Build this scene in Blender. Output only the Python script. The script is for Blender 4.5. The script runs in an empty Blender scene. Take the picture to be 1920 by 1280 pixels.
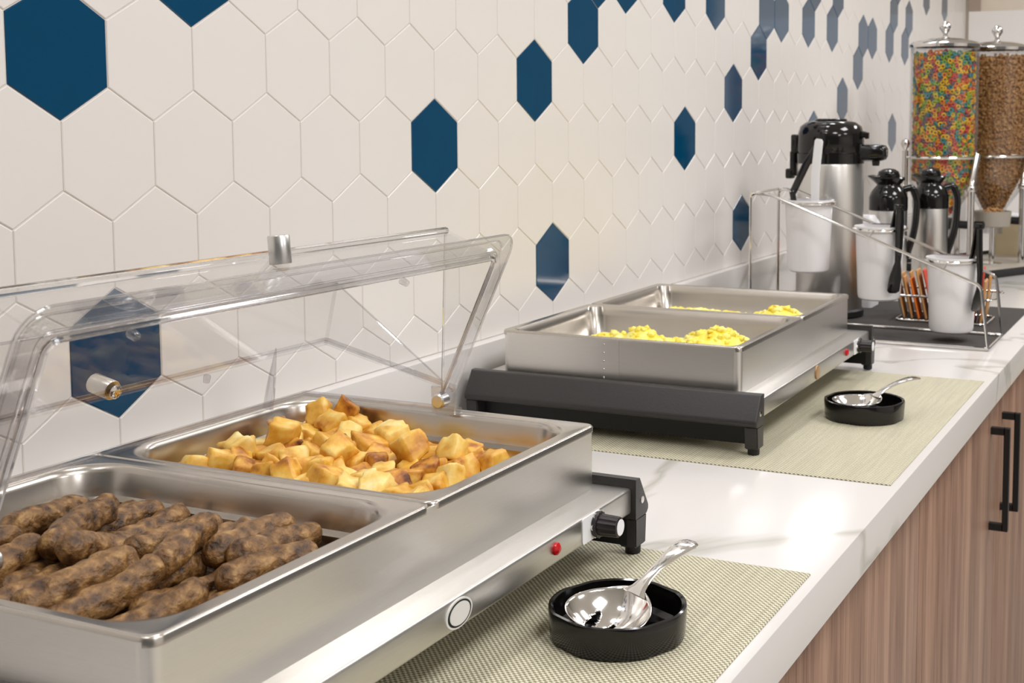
import bpy, bmesh, math, random
from mathutils import Vector, Matrix, noise
random.seed(7)
S = bpy.context.scene
COL = S.collection
PI = math.pi

# ------------------------------------------------------------------ camera
cam_d = bpy.data.cameras.new('camera'); cam = bpy.data.objects.new('camera', cam_d); COL.objects.link(cam)
S.camera = cam
_r = Vector((0.409224, -0.912434, 0.000558)); _u = Vector((0.0775, 0.035368, 0.996365)); _f = Vector((0.909136, 0.407694, -0.085187))
CAM = Vector((-0.826938, -0.949162, 1.31))
M = Matrix((( _r.x, _u.x, -_f.x, CAM.x), (_r.y, _u.y, -_f.y, CAM.y), (_r.z, _u.z, -_f.z, CAM.z), (0, 0, 0, 1)))
cam.matrix_world = M
cam_d.sensor_fit = 'HORIZONTAL'; cam_d.sensor_width = 36.0
FPX = 2369.694
cam_d.lens = FPX/1920*36.0
cam_d.shift_x = (960-1212.884)/1920; cam_d.shift_y = (433.656-640)/1920
cam_d.clip_start = 0.02; cam_d.clip_end = 60
cam_d.dof.use_dof = True; cam_d.dof.focus_distance = 1.15; cam_d.dof.aperture_fstop = 18

# ------------------------------------------------------------------ world, lights, exposure
W = bpy.data.worlds.new('room_ambient'); S.world = W; W.use_nodes = True
bg = W.node_tree.nodes['Background']; bg.inputs[0].default_value = (1.0, 0.975, 0.95, 1); bg.inputs[1].default_value = 0.20
S.view_settings.view_transform = 'Standard'; S.view_settings.look = 'None'
S.view_settings.exposure = -0.46; S.view_settings.gamma = 1.0; S.view_settings.use_curve_mapping = False

def area_light(name, loc, sx, sy, power, col, rot=(0, 0, 0)):
    d = bpy.data.lights.new(name, 'AREA'); d.shape = 'RECTANGLE'; d.size = sx; d.size_y = sy
    d.energy = power; d.color = col
    o = bpy.data.objects.new(name, d); COL.objects.link(o); o.location = loc; o.rotation_euler = rot
    return o
WARM = (0.99, 0.985, 1.0)
for x in (-0.3, 1.5, 3.3):
    area_light('ceiling_panel_light_offscreen', (x, -1.5, 2.58), 0.6, 0.6, 28, WARM)
for x in (-1.2, 0.6):
    area_light('ceiling_panel_light_offscreen', (x, -3.4, 2.58), 0.6, 0.6, 28, WARM)
for x in (-0.55, 0.35, 1.25, 2.15, 3.05):
    area_light('downlight_offscreen', (x, -0.16, 2.58), 0.16, 0.16, 4.2, WARM)

# ------------------------------------------------------------------ materials
def srgb(r, g, b):
    f = lambda c: (c/255/12.92) if c/255 <= .04045 else ((c/255+.055)/1.055)**2.4
    return (f(r), f(g), f(b), 1)
def newmat(name):
    m = bpy.data.materials.new(name); m.use_nodes = True
    return m, m.node_tree.nodes, m.node_tree.links, m.node_tree.nodes['Principled BSDF']
def mat(name, col, rough=.5, metal=0, noise_s=0, noise_amt=.1, bump=0, stretch=(1, 1, 1), spec=None, coat=0, trans=0, ior=None, aniso=0, rand=0):
    m, N, L, b = newmat(name)
    b.inputs['Base Color'].default_value = col; b.inputs['Roughness'].default_value = rough; b.inputs['Metallic'].default_value = metal
    if spec is not None: b.inputs['Specular IOR Level'].default_value = spec
    if coat: b.inputs['Coat Weight'].default_value = coat; b.inputs['Coat Roughness'].default_value = .05
    if trans: b.inputs['Transmission Weight'].default_value = trans
    if ior: b.inputs['IOR'].default_value = ior
    if aniso: b.inputs['Anisotropic'].default_value = aniso
    if noise_s:
        tc = N.new('ShaderNodeTexCoord'); mp = N.new('ShaderNodeMapping'); mp.inputs['Scale'].default_value = stretch
        nz = N.new('ShaderNodeTexNoise'); nz.inputs['Scale'].default_value = noise_s; nz.inputs['Detail'].default_value = 4
        L.new(tc.outputs['Object'], mp.inputs[0]); L.new(mp.outputs[0], nz.inputs['Vector'])
        mx = N.new('ShaderNodeMix'); mx.data_type = 'RGBA'
        a = [max(0, c*(1-noise_amt)) for c in col[:3]]+[1]; c2 = [min(1, c*(1+noise_amt)) for c in col[:3]]+[1]
        mx.inputs[6].default_value = a; mx.inputs[7].default_value = c2
        L.new(nz.outputs['Fac'], mx.inputs[0]); L.new(mx.outputs[2], b.inputs['Base Color'])
        if bump:
            bp = N.new('ShaderNodeBump'); bp.inputs['Strength'].default_value = bump; bp.inputs['Distance'].default_value = .002
            L.new(nz.outputs['Fac'], bp.inputs['Height']); L.new(bp.outputs[0], b.inputs['Normal'])
    return m
def ramp_mat(name, stops, scale, rough=.5, detail=5, bump=.3, stretch=(1, 1, 1), bump_d=.002, coat=0, dist=0, rand_shift=False, sss=0):
    m, N, L, b = newmat(name)
    tc = N.new('ShaderNodeTexCoord'); mp = N.new('ShaderNodeMapping'); mp.inputs['Scale'].default_value = stretch
    nz = N.new('ShaderNodeTexNoise'); nz.inputs['Scale'].default_value = scale; nz.inputs['Detail'].default_value = detail
    nz.inputs['Distortion'].default_value = dist
    L.new(tc.outputs['Object'], mp.inputs[0])
    if rand_shift:
        oi = N.new('ShaderNodeObjectInfo'); mu = N.new('ShaderNodeMath'); mu.operation = 'MULTIPLY'; mu.inputs[1].default_value = 40
        L.new(oi.outputs['Random'], mu.inputs[0])
        cb = N.new('ShaderNodeCombineXYZ'); L.new(mu.outputs[0], cb.inputs[0]); L.new(mu.outputs[0], cb.inputs[1])
        L.new(cb.outputs[0], mp.inputs['Location'])
    L.new(mp.outputs[0], nz.inputs['Vector'])
    cr = N.new('ShaderNodeValToRGB'); e = cr.color_ramp.elements
    e[0].position = stops[0][0]; e[0].color = stops[0][1]; e[1].position = stops[-1][0]; e[1].color = stops[-1][1]
    for p, c in stops[1:-1]:
        q = e.new(p); q.color = c
    L.new(nz.outputs['Fac'], cr.inputs[0]); L.new(cr.outputs[0], b.inputs['Base Color'])
    b.inputs['Roughness'].default_value = rough
    if coat: b.inputs['Coat Weight'].default_value = coat; b.inputs['Coat Roughness'].default_value = .2
    if sss: b.inputs['Subsurface Weight'].default_value = sss; b.inputs['Subsurface Radius'].default_value = (.004, .002, .001)
    if bump:
        bp = N.new('ShaderNodeBump'); bp.inputs['Strength'].default_value = bump; bp.inputs['Distance'].default_value = bump_d
        L.new(nz.outputs['Fac'], bp.inputs['Height']); L.new(bp.outputs[0], b.inputs['Normal'])
    return m

MT = {}
MT['tile'] = mat('white_tile', srgb(233, 228, 223), .3, noise_s=6, noise_amt=.03)
MT['blue'] = mat('blue_tile', srgb(0, 66, 100), .08, noise_s=25, noise_amt=.12)
MT['grout'] = mat('grout', srgb(226, 220, 212), .85, noise_s=300, noise_amt=.06)
MT['wall'] = mat('painted_wall', srgb(226, 214, 196), .8, noise_s=30, noise_amt=.03)
MT['whitewall'] = mat('white_panel', srgb(238, 234, 230), .5, noise_s=20, noise_amt=.02)
MT['column'] = mat('taupe_column', srgb(168, 152, 136), .7, noise_s=30, noise_amt=.04)
MT['ceil'] = mat('ceiling_paint', srgb(240, 238, 234), .9, noise_s=40, noise_amt=.03)
MT['floor'] = mat('floor_vinyl', srgb(206, 200, 190), .5, noise_s=8, noise_amt=.1)
MT['steel'] = mat('brushed_steel', srgb(222, 219, 214), .3, 1, noise_s=60, noise_amt=.05, bump=.05, stretch=(1, 1, 30))
MT['steelh'] = mat('brushed_steel_panel', srgb(206, 203, 198), .36, 1, noise_s=40, noise_amt=.05, bump=.04, stretch=(1, 20, 20))
MT['pan'] = mat('pan_steel', srgb(196, 190, 182), .25, 1, noise_s=30, noise_amt=.06)
MT['chrome'] = mat('chrome', srgb(225, 222, 218), .1, 1, noise_s=20, noise_amt=.02)
MT['alu'] = mat('turned_aluminium', srgb(215, 215, 212), .3, 1, noise_s=200, noise_amt=.06, stretch=(1, 1, .01))
MT['bplastic'] = mat('satin_black_plastic', srgb(46, 44, 44), .42, noise_s=400, noise_amt=.15, bump=.08)
MT['bgloss'] = mat('gloss_black_plastic', srgb(16, 14, 13), .1, noise_s=20, noise_amt=.1)
MT['knobb'] = mat('knob_plastic', srgb(34, 28, 30), .35, noise_s=100, noise_amt=.1)
MT['black'] = mat('black_enamel', srgb(12, 12, 12), .5, noise_s=60, noise_amt=.1)
MT['cup'] = mat('white_cup_plastic', srgb(236, 233, 232), .3, noise_s=15, noise_amt=.015)
MT['whitep'] = mat('white_plastic', srgb(240, 240, 242), .35, noise_s=15, noise_amt=.015)
MT['cream'] = mat('cream_plastic', srgb(214, 196, 160), .45, noise_s=15, noise_amt=.04)
MT['red'] = mat('red_lens', srgb(196, 20, 30), .12, noise_s=150, noise_amt=.3)
MT['emblem'] = mat('emblem_white', srgb(222, 220, 216), .4, noise_s=60, noise_amt=.03)
MT['emblem_tan'] = mat('emblem_tan', srgb(190, 150, 105), .35, .4, noise_s=60, noise_amt=.1)
MT['edge'] = mat('acrylic_rod', (1, 1, 1, 1), .04, trans=1, ior=1.49, noise_s=30, noise_amt=.02)
MT['bmat'] = mat('charcoal_mat', srgb(62, 58, 55), .8, noise_s=500, noise_amt=.25, bump=.3)
MT['tray'] = mat('grey_tray', srgb(168, 160, 148), .5, noise_s=60, noise_amt=.05)
MT['kraft'] = mat('kraft_paper', srgb(196, 146, 88), .7, noise_s=120, noise_amt=.2)
MT['orange'] = mat('orange_paper', srgb(232, 120, 30), .55, noise_s=90, noise_amt=.2)
MT['redp'] = mat('red_paper', srgb(206, 74, 50), .55, noise_s=90, noise_amt=.2)

# polished quartz with soft grey veins
def quartz(name, base, vein):
    m, N, L, b = newmat(name)
    tc = N.new('ShaderNodeTexCoord'); nz = N.new('ShaderNodeTexNoise'); nz.inputs['Scale'].default_value = 1.3; nz.inputs['Detail'].default_value = 5
    nz.inputs['Distortion'].default_value = 1.6
    L.new(tc.outputs['Object'], nz.inputs['Vector'])
    su = N.new('ShaderNodeMath'); su.operation = 'SUBTRACT'; su.inputs[1].default_value = .5; L.new(nz.outputs['Fac'], su.inputs[0])
    ab = N.new('ShaderNodeMath'); ab.operation = 'ABSOLUTE'; L.new(su.outputs[0], ab.inputs[0])
    cr = N.new('ShaderNodeValToRGB'); e = cr.color_ramp.elements
    e[0].position = 0; e[0].color = vein; e[1].position = .022; e[1].color = base
    L.new(ab.outputs[0], cr.inputs[0]); L.new(cr.outputs[0], b.inputs['Base Color']); b.inputs['Roughness'].default_value = .16
    return m
MT['quartz'] = quartz('white_quartz', srgb(215, 211, 207), srgb(184, 181, 172))

# woven vinyl: over-under checker of threads with relief
def weave(name, light, dark, pitch):
    m, N, L, b = newmat(name)
    tc = N.new('ShaderNodeTexCoord'); sp = N.new('ShaderNodeSeparateXYZ'); L.new(tc.outputs['Object'], sp.inputs[0])
    def sn(out):
        mu = N.new('ShaderNodeMath'); mu.operation = 'MULTIPLY'; mu.inputs[1].default_value = PI/pitch; L.new(sp.outputs[out], mu.inputs[0])
        s = N.new('ShaderNodeMath'); s.operation = 'SINE'; L.new(mu.outputs[0], s.inputs[0]); return s
    a, c = sn('X'), sn('Y')
    pr = N.new('ShaderNodeMath'); pr.operation = 'MULTIPLY'; L.new(a.outputs[0], pr.inputs[0]); L.new(c.outputs[0], pr.inputs[1])
    mr = N.new('ShaderNodeMapRange'); mr.inputs[1].default_value = -.35; mr.inputs[2].default_value = .35; L.new(pr.outputs[0], mr.inputs[0])
    nz = N.new('ShaderNodeTexNoise'); nz.inputs['Scale'].default_value = 60; mp = N.new('ShaderNodeMapping'); mp.inputs['Scale'].default_value = (.15, 4, 1)
    L.new(tc.outputs['Object'], mp.inputs[0]); L.new(mp.outputs[0], nz.inputs['Vector'])
    mx = N.new('ShaderNodeMix'); mx.data_type = 'RGBA'; mx.inputs[6].default_value = dark; mx.inputs[7].default_value = light
    L.new(mr.outputs[0], mx.inputs[0])
    m2 = N.new('ShaderNodeMix'); m2.data_type = 'RGBA'; m2.blend_type = 'MULTIPLY'; m2.inputs[0].default_value = .35
    L.new(mx.outputs[2], m2.inputs[6]); L.new(nz.outputs['Fac'], m2.inputs[7])
    L.new(m2.outputs[2], b.inputs['Base Color']); b.inputs['Roughness'].default_value = .6
    bp = N.new('ShaderNodeBump'); bp.inputs['Strength'].default_value = .4; bp.inputs['Distance'].default_value = .0006
    L.new(pr.outputs[0], bp.inputs['Height']); L.new(bp.outputs[0], b.inputs['Normal'])
    return m
MT['weave'] = weave('woven_vinyl', srgb(246, 240, 216), srgb(150, 142, 108), .0026)

# wood laminate with vertical grain
def wood(name):
    m, N, L, b = newmat(name)
    tc = N.new('ShaderNodeTexCoord'); mp = N.new('ShaderNodeMapping'); mp.inputs['Scale'].default_value = (1, 1, .035)
    L.new(tc.outputs['Object'], mp.inputs[0])
    n1 = N.new('ShaderNodeTexNoise'); n1.inputs['Scale'].default_value = 26; n1.inputs['Detail'].default_value = 2
    n2 = N.new('ShaderNodeTexNoise'); n2.inputs['Scale'].default_value = 190; n2.inputs['Detail'].default_value = 6
    L.new(mp.outputs[0], n1.inputs['Vector']); L.new(mp.outputs[0], n2.inputs['Vector'])
    ad = N.new('ShaderNodeMix'); ad.data_type = 'FLOAT'; ad.inputs[0].default_value = .5
    L.new(n1.outputs['Fac'], ad.inputs[2]); L.new(n2.outputs['Fac'], ad.inputs[3])
    cr = N.new('ShaderNodeValToRGB'); e = cr.color_ramp.elements
    e[0].position = .36; e[0].color = srgb(112, 82, 66); e[1].position = .64; e[1].color = srgb(170, 136, 114)
    q = e.new(.5); q.color = srgb(144, 111, 91)
    L.new(ad.outputs[0], cr.inputs[0]); L.new(cr.outputs[0], b.inputs['Base Color']); b.inputs['Roughness'].default_value = .5
    return m
MT['wood'] = wood('walnut_laminate')

# thin clear plastic: Fresnel reflection over straight transmission
def clear(name, tint, base_fac=.04):
    m, N, L, b = newmat(name); N.remove(b); out = N['Material Output']
    t = N.new('ShaderNodeBsdfTransparent'); t.inputs[0].default_value = tint
    g = N.new('ShaderNodeBsdfGlossy'); g.inputs['Roughness'].default_value = .03
    lw = N.new('ShaderNodeLayerWeight'); lw.inputs[0].default_value = .5
    pw = N.new('ShaderNodeMath'); pw.operation = 'POWER'; pw.inputs[1].default_value = 4.5; L.new(lw.outputs['Facing'], pw.inputs[0])
    fr = N.new('ShaderNodeMath'); fr.operation = 'MULTIPLY_ADD'; fr.inputs[1].default_value = .8; fr.inputs[2].default_value = base_fac; L.new(pw.outputs[0], fr.inputs[0])
    mx = N.new('ShaderNodeMixShader'); L.new(fr.outputs[0], mx.inputs[0]); L.new(t.outputs[0], mx.inputs[1]); L.new(g.outputs[0], mx.inputs[2])
    L.new(mx.outputs[0], out.inputs[0])
    return m
MT['clear'] = clear('clear_acrylic', (.965, .965, .965, 1))
MT['clearf'] = clear('clear_acrylic_moulded', (.90, .895, .905, 1), .13)
MT['canister'] = clear('clear_canister', (.95, .95, .95, 1))

MT['sausage'] = ramp_mat('browned_sausage', [(.30, srgb(52, 32, 17)), (.44, srgb(104, 72, 38)), (.57, srgb(140, 102, 58)), (.74, srgb(186, 146, 92))], 105, .40, 14, 1.0, dist=.12, rand_shift=True, bump_d=.006)
MT['potato'] = ramp_mat('roast_potato', [(.30, srgb(168, 100, 26)), (.42, srgb(216, 152, 48)), (.56, srgb(234, 184, 76)), (.72, srgb(246, 216, 130))], 60, .4, 6, .5, rand_shift=True, sss=.08)
MT['potato2'] = ramp_mat('crusted_potato', [(.32, srgb(96, 50, 18)), (.45, srgb(178, 110, 34)), (.6, srgb(216, 154, 52)), (.75, srgb(238, 196, 98))], 80, .42, 6, .7, rand_shift=True, sss=.05)
MT['potato3'] = ramp_mat('pale_potato', [(.30, srgb(206, 146, 50)), (.42, srgb(232, 186, 84)), (.56, srgb(246, 212, 120)), (.72, srgb(252, 234, 170))], 60, .4, 6, .5, rand_shift=True, sss=.08)
MT['egg'] = ramp_mat('scrambled_egg', [(.3, srgb(246, 212, 40)), (.5, srgb(255, 236, 96)), (.7, srgb(255, 248, 170))], 60, .4, 5, .4, coat=.2, sss=.2)

# ------------------------------------------------------------------ helpers
def link(name, me, m, parent=None, smooth=False, loc=None):
    o = bpy.data.objects.new(name, me); COL.objects.link(o)
    if m is not None and len(me.materials) == 0: me.materials.append(m)
    if parent is not None: o.parent = parent
    if loc is not None: o.location = loc
    if smooth:
        for p in me.polygons: p.use_smooth = True
    return o
def fin(name, bm, m, parent=None, smooth=False, loc=None, angle=None):
    bmesh.ops.recalc_face_normals(bm, faces=bm.faces)
    me = bpy.data.meshes.new(name); bm.to_mesh(me); bm.free()
    o = link(name, me, m, parent, smooth, loc)
    if smooth:
        try: me.set_sharp_from_angle(angle=math.radians(angle or 40))
        except Exception: pass
    return o
def tag(o, label, cat=None, group=None, kind=None):
    o['label'] = label
    if cat: o['category'] = cat
    if group: o['group'] = group
    if kind: o['kind'] = kind
    return o
def empty(name, loc, rz=0):
    o = bpy.data.objects.new(name, None); COL.objects.link(o); o.location = loc; o.rotation_euler = (0, 0, rz); o.empty_display_size = .05
    return o
def box(bm, x0, x1, y0, y1, z0, z1, bev=0, segs=2):
    r = bmesh.ops.create_cube(bm, size=1)
    vs = r['verts']
    bmesh.ops.scale(bm, verts=vs, vec=(x1-x0, y1-y0, z1-z0)); bmesh.ops.translate(bm, verts=vs, vec=((x0+x1)/2, (y0+y1)/2, (z0+z1)/2))
    if bev:
        es = list({e for v in vs for e in v.link_edges})
        bmesh.ops.bevel(bm, geom=es, offset=bev, segments=segs, affect='EDGES', profile=.5)
    return bm
def boxo(name, dims, m, parent=None, bev=0, smooth=False, loc=None):
    bm = bmesh.new(); box(bm, *dims, bev=bev); return fin(name, bm, m, parent, smooth or bev > 0, loc)
def lathe(prof, seg=32, cap=True):
    bm = bmesh.new(); rings = []
    for r, z in prof:
        if r < 1e-6: rings.append([bm.verts.new((0, 0, z))])
        else: rings.append([bm.verts.new((r*math.cos(2*PI*k/seg), r*math.sin(2*PI*k/seg), z)) for k in range(seg)])
    for a, b in zip(rings, rings[1:]):
        for k in range(seg):
            k2 = (k+1) % seg
            if len(a) == 1 and len(b) == 1: continue
            if len(a) == 1: bm.faces.new((a[0], b[k], b[k2]))
            elif len(b) == 1: bm.faces.new((a[k], a[k2], b[0]))
            else: bm.faces.new((a[k], a[k2], b[k2], b[k]))
    if cap:
        for rg in (rings[0], rings[-1]):
            if len(rg) > 1: bm.faces.new(rg)
    return bm
def tube(bm, pts, rad, seg=8, closed=False):
    pts = [Vector(p) for p in pts]; n = len(pts); rings = []
    up = None
    for i, p in enumerate(pts):
        if closed: d = (pts[(i+1) % n]-pts[i-1]).normalized()
        else: d = (pts[min(i+1, n-1)]-pts[max(i-1, 0)]).normalized()
        if up is None:
            up = Vector((0, 0, 1)) if abs(d.z) < .9 else Vector((1, 0, 0))
        a = up-d*up.dot(d)
        if a.length < 1e-6: a = d.orthogonal()
        a.normalize(); b = d.cross(a); up = a
        rr = rad[i] if isinstance(rad, (list, tuple)) else rad
        rings.append([bm.verts.new(p+a*rr*math.cos(2*PI*k/seg)+b*rr*math.sin(2*PI*k/seg)) for k in range(seg)])
    m = n if closed else n-1
    for i in range(m):
        A, B = rings[i], rings[(i+1) % n]
        for k in range(seg): bm.faces.new((A[k], A[(k+1) % seg], B[(k+1) % seg], B[k]))
    if not closed: bm.faces.new(rings[0]); bm.faces.new(rings[-1])
    return bm
def smooth_path(pts, rad=.01, n=5):
    pts = [Vector(p) for p in pts]; out = [pts[0]]
    for i in range(1, len(pts)-1):
        a = (pts[i-1]-pts[i]); b = (pts[i+1]-pts[i]); r = min(rad, a.length*.45, b.length*.45)
        p0 = pts[i]+a.normalized()*r; p1 = pts[i]+b.normalized()*r
        for k in range(n+1):
            t = k/n; out.append(p0*(1-t)**2+pts[i]*2*t*(1-t)+p1*t*t)
    out.append(pts[-1]); return out
def ribbon(bm, pts, ws, th, side, seg=8):
    """flattened bar along pts; ws half widths along side, th half thicknesses"""
    pts = [Vector(p) for p in pts]; side = Vector(side).normalized(); n = len(pts); rings = []
    for i, p in enumerate(pts):
        d = (pts[min(i+1, n-1)]-pts[max(i-1, 0)]).normalized(); s = (side-d*side.dot(d)).normalized(); q = d.cross(s)
        w = ws[i]; t = th[i] if isinstance(th, (list, tuple)) else th
        rg = []
        for k in range(seg):
            a = 2*PI*(k+.5)/seg; c, sn = math.cos(a), math.sin(a)
            e = .6
            rg.append(bm.verts.new(p+s*w*math.copysign(abs(c)**e, c)+q*t*math.copysign(abs(sn)**e, sn)))
        rings.append(rg)
    for A, B in zip(rings, rings[1:]):
        for k in range(seg): bm.faces.new((A[k], A[(k+1) % seg], B[(k+1) % seg], B[k]))
    bm.faces.new(rings[0]); bm.faces.new(rings[-1]); return bm
def rrect(hx, hy, r, z, n=8, cx=0, cy=0):
    out = []
    for sx, sy, a0 in ((1, 1, 0), (-1, 1, 90), (-1, -1, 180), (1, -1, 270)):
        for k in range(n+1):
            a = math.radians(a0+90*k/n)
            out.append((cx+sx*(hx-r)+r*math.cos(a), cy+sy*(hy-r)+r*math.sin(a), z))
    return out
def loft(loops, cap0=True, cap1=True, close=False):
    bm = bmesh.new(); R = [[bm.verts.new(p) for p in lp] for lp in loops]
    n = len(R[0]); pairs = list(zip(R, R[1:]))
    if close: pairs.append((R[-1], R[0]))
    for A, B in pairs:
        for k in range(n): bm.faces.new((A[k], A[(k+1) % n], B[(k+1) % n], B[k]))
    if not close:
        if cap0: bm.faces.new(R[0])
        if cap1: bm.faces.new(R[-1])
    return bm
def prism(bm, poly, axis, a0, a1):
    """extrude 2D polygon: axis 'x' poly=(y,z); 'y' poly=(x,z)"""
    mk = (lambda p, a: (a, p[0], p[1])) if axis == 'x' else ((lambda p, a: (p[0], a, p[1])) if axis == 'y' else (lambda p, a: (p[0], p[1], a)))
    A = [bm.verts.new(mk(p, a0)) for p in poly]; B = [bm.verts.new(mk(p, a1)) for p in poly]
    n = len(poly); fs = [bm.faces.new(A), bm.faces.new(B)]
    for k in range(n): fs.append(bm.faces.new((A[k], A[(k+1) % n], B[(k+1) % n], B[k])))
    return fs
def copy_tree(o, parent=None):
    c = o.copy(); COL.objects.link(c)
    if parent is not None: c.parent = parent
    for ch in list(o.children): copy_tree(ch, c)
    return c

# ------------------------------------------------------------------ room shell
HS = .063; ZO = 1.342995; HW = HS*math.sqrt(3)      # tile side, datum, width
XR = 4.5
floor = boxo('floor', (-3, 10, -5, .25, -.1, 0), MT['floor']); tag(floor, 'pale vinyl floor under the cabinets', 'floor', kind='structure')
ceil = boxo('ceiling', (-3, 10, -5, .25, 2.6, 2.7), MT['ceil']); tag(ceil, 'white painted ceiling above the buffet counter', 'ceiling', kind='structure')
wall = boxo('wall_back', (-3, XR, .0012, .25, 0, 2.6), MT['grout']); tag(wall, 'wall behind the counter tiled in white and blue hexagons', 'wall', kind='structure')
wend = boxo('wall_end', (XR, XR+.2, -1.1, .25, 0, 2.6), MT['wall']); tag(wend, 'beige end wall behind the cereal dispensers', 'wall', kind='structure')
tr = boxo('trim_2', (XR-.02, XR, -1.1, -.012, .9, 1.765), MT['whitewall']); tag(tr, 'white wall panel behind the cereal dispensers', 'wall panel', kind='structure')
tc_ = boxo('trim_3', (XR-.02, XR, -.056, -.012, 1.765, 2.6), MT['column']); tag(tc_, 'narrow taupe strip above the white wall panel', 'trim', kind='structure')

wf = boxo('wall_front', (-3, 2.4, -5, -4.8, 0, 2.6), MT['whitewall']); tag(wf, 'pale wall on the far side of the breakfast room', 'wall', kind='structure')
# hexagon tiles
def hex_mesh(name, m, cut=None):
    g = .0006; bev = .0009; th = .006
    def pts(ins):
        rr = HS-(g+ins)*2/math.sqrt(3)
        P = [(rr*math.sin(k*PI/3), rr*math.cos(k*PI/3)) for k in range(6)]
        if cut is not None:
            c = cut+ins; out = []
            for a, b in zip(P, P[1:]+P[:1]):
                if a[1] >= c: out.append(a)
                if (a[1]-c)*(b[1]-c) < 0:
                    t = (c-a[1])/(b[1]-a[1]); out.append((a[0]+(b[0]-a[0])*t, c))
            P = out
        return P
    loops = [[(x, th, z) for x, z in pts(0)], [(x, bev*.7, z) for x, z in pts(0)], [(x, 0, z) for x, z in pts(bev)]]
    bm = loft(loops, cap0=False); bmesh.ops.recalc_face_normals(bm, faces=bm.faces)
    me = bpy.data.meshes.new(name); bm.to_mesh(me); bm.free(); me.materials.append(m); return me
BLUE = {(0, 0), (1, 3), (-1, 11), (0, 16), (1, 19), (-3, 1), (-3, 17), (2, 20), (2, 22), (2, 26), (2, 30), (2, 36), (2, 38), (1, 35), (2, 42), (3, 43),
        (2, 46), (3, 47), (0, 32), (-1, 27), (-3, 33), (2, 52), (2, 54), (1, 51), (0, 48), (2, 58), (3, 59), (2, 62), (3, 63), (-1, 59), (-1, 43), (4, 68), (4, 74), (5, 75), (4, 60), (3, 21), (3, 31)}
cz_bot = ZO+(-6+.5)*HS; CUT = 1.0005-cz_bot
mw, mb = hex_mesh('white_hex', MT['tile']), hex_mesh('blue_hex', MT['blue'])
mc = hex_mesh('cut_hex', MT['tile'], CUT)
def project(p):
    d = Vector(p)-CAM; w = d.dot(_f)
    if w < .1: return None
    return 1212.884+FPX*d.dot(_r)/w, 433.656-FPX*d.dot(_u)/w, w
cells = []
for row in range(-4, 13):
    for i in range(-20, 85):
        if (i-row) % 2: continue
        x = i*HW/2; z = ZO+(1.5*row+.5)*HS
        if x > XR-HW/2-.002 or x < -1.05 or z+HS > 2.6: continue
        pr = project((x, 0, z)); vis = 0
        if pr and -100 < pr[0] < 2000 and -110 < pr[1] < 1280: vis = 1/pr[2]
        cells.append((vis, row, i, x, z))
cells.sort(key=lambda c: -c[0])
rest_w, rest_b = bmesh.new(), bmesh.new()
for k, (vis, row, i, x, z) in enumerate(cells):
    blue = (row, i) in BLUE or (row >= 6 and random.random() < .3)
    me = mc if row == -4 else (mb if blue else mw)
    if k < 300 and vis > 0:
        link('tile', me, None, wall, loc=(x, 0, z))
    else:
        t = rest_b if (blue and row > -4) else rest_w
        n0 = len(t.verts); t.from_mesh(me); t.verts.ensure_lookup_table()
        bmesh.ops.translate(t, verts=t.verts[n0:], vec=(x, 0, z))
a = fin('tile_field', rest_w, MT['tile'], wall); a['kind'] = 'stuff'
a = fin('blue_tile_field', rest_b, MT['blue'], wall); a['kind'] = 'stuff'

# backsplash curb, counter
o = boxo('trim_1', (-1.1, XR, -.018, .012, .9, 1.0), MT['quartz'], bev=.0015); tag(o, 'low white quartz curb along the back of the counter', 'backsplash', kind='structure')
FY = -.638
o = boxo('countertop', (-1.1, XR-.001, FY, -.0175, .852, .9), MT['quartz'], bev=.0015)
tag(o, 'long white quartz countertop with faint grey veins', 'countertop')

# ------------------------------------------------------------------ cabinets
DY = -.615
def cabinet(x0, x1, label, handles=True):
    c = empty('base_cabinet', ((x0+x1)/2, -.3, 0)); ox, oy = (x0+x1)/2, -.3
    bm = bmesh.new(); box(bm, x0+.001-ox, x1-.001-ox, DY+.02-oy, -.02-oy, .1, .8515); fin('body', bm, MT['wood'], c)
    boxo('kick_plate', (x0+.002-ox, x1-.002-ox, DY+.07-oy, -.03-oy, 0, .1), MT['black'], c)
    mid = (x0+x1)/2
    for a, b, s in ((x0, mid, 1), (mid, x1, -1)):
        d = boxo('door', (a+.0015-ox, b-.0015-ox, DY-oy, DY+.0195-oy, .105, .847), MT['wood'], c, bev=.0008)
        hx = (mid-.062 if s > 0 else mid+.062)-ox
        bm = bmesh.new(); y0 = DY-oy
        box(bm, hx-.006, hx+.006, y0-.032, y0-.022, .61, .79)
        box(bm, hx-.006, hx+.006, y0-.0235, y0+.0005, .61, .622); box(bm, hx-.006, hx+.006, y0-.0235, y0+.0005, .778, .79)
        h = fin('handle', bm, MT['black'], d); h['label'] = 'flat black bar handle'
    tag(c, label, 'cabinet')
cabinet(-.505, .785, 'walnut base cabinet under the sausage warmer')
cabinet(.785, 2.075, 'walnut base cabinet with two black bar handles under the egg warmer')
cabinet(2.075, 3.365, 'walnut base cabinet under the cereal dispensers')

# ------------------------------------------------------------------ placemats
def placemat(x0, x1, y0, y1, m, label, cat='placemat', th=.0016, rz=0):
    cx, cy = (x0+x1)/2, (y0+y1)/2
    bm = bmesh.new(); box(bm, x0-cx, x1-cx, y0-cy, y1-cy, 0, th, bev=.0004, segs=1)
    o = fin('placemat', bm, m, loc=(cx, cy, .9)); o.rotation_euler = (0, 0, rz); tag(o, label, cat)
    return o
placemat(-.36, .257, -.627, -.12, MT['weave'], 'woven cream and olive placemat under the sausage and potato warmer')
placemat(.568, 1.204, -.627, -.12, MT['weave'], 'woven cream and olive placemat under the scrambled egg warmer')
placemat(1.49, 2.05, -.588, -.08, MT['bmat'], 'charcoal grey mat under the condiment rack and airpot')
MZ = .9016

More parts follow.
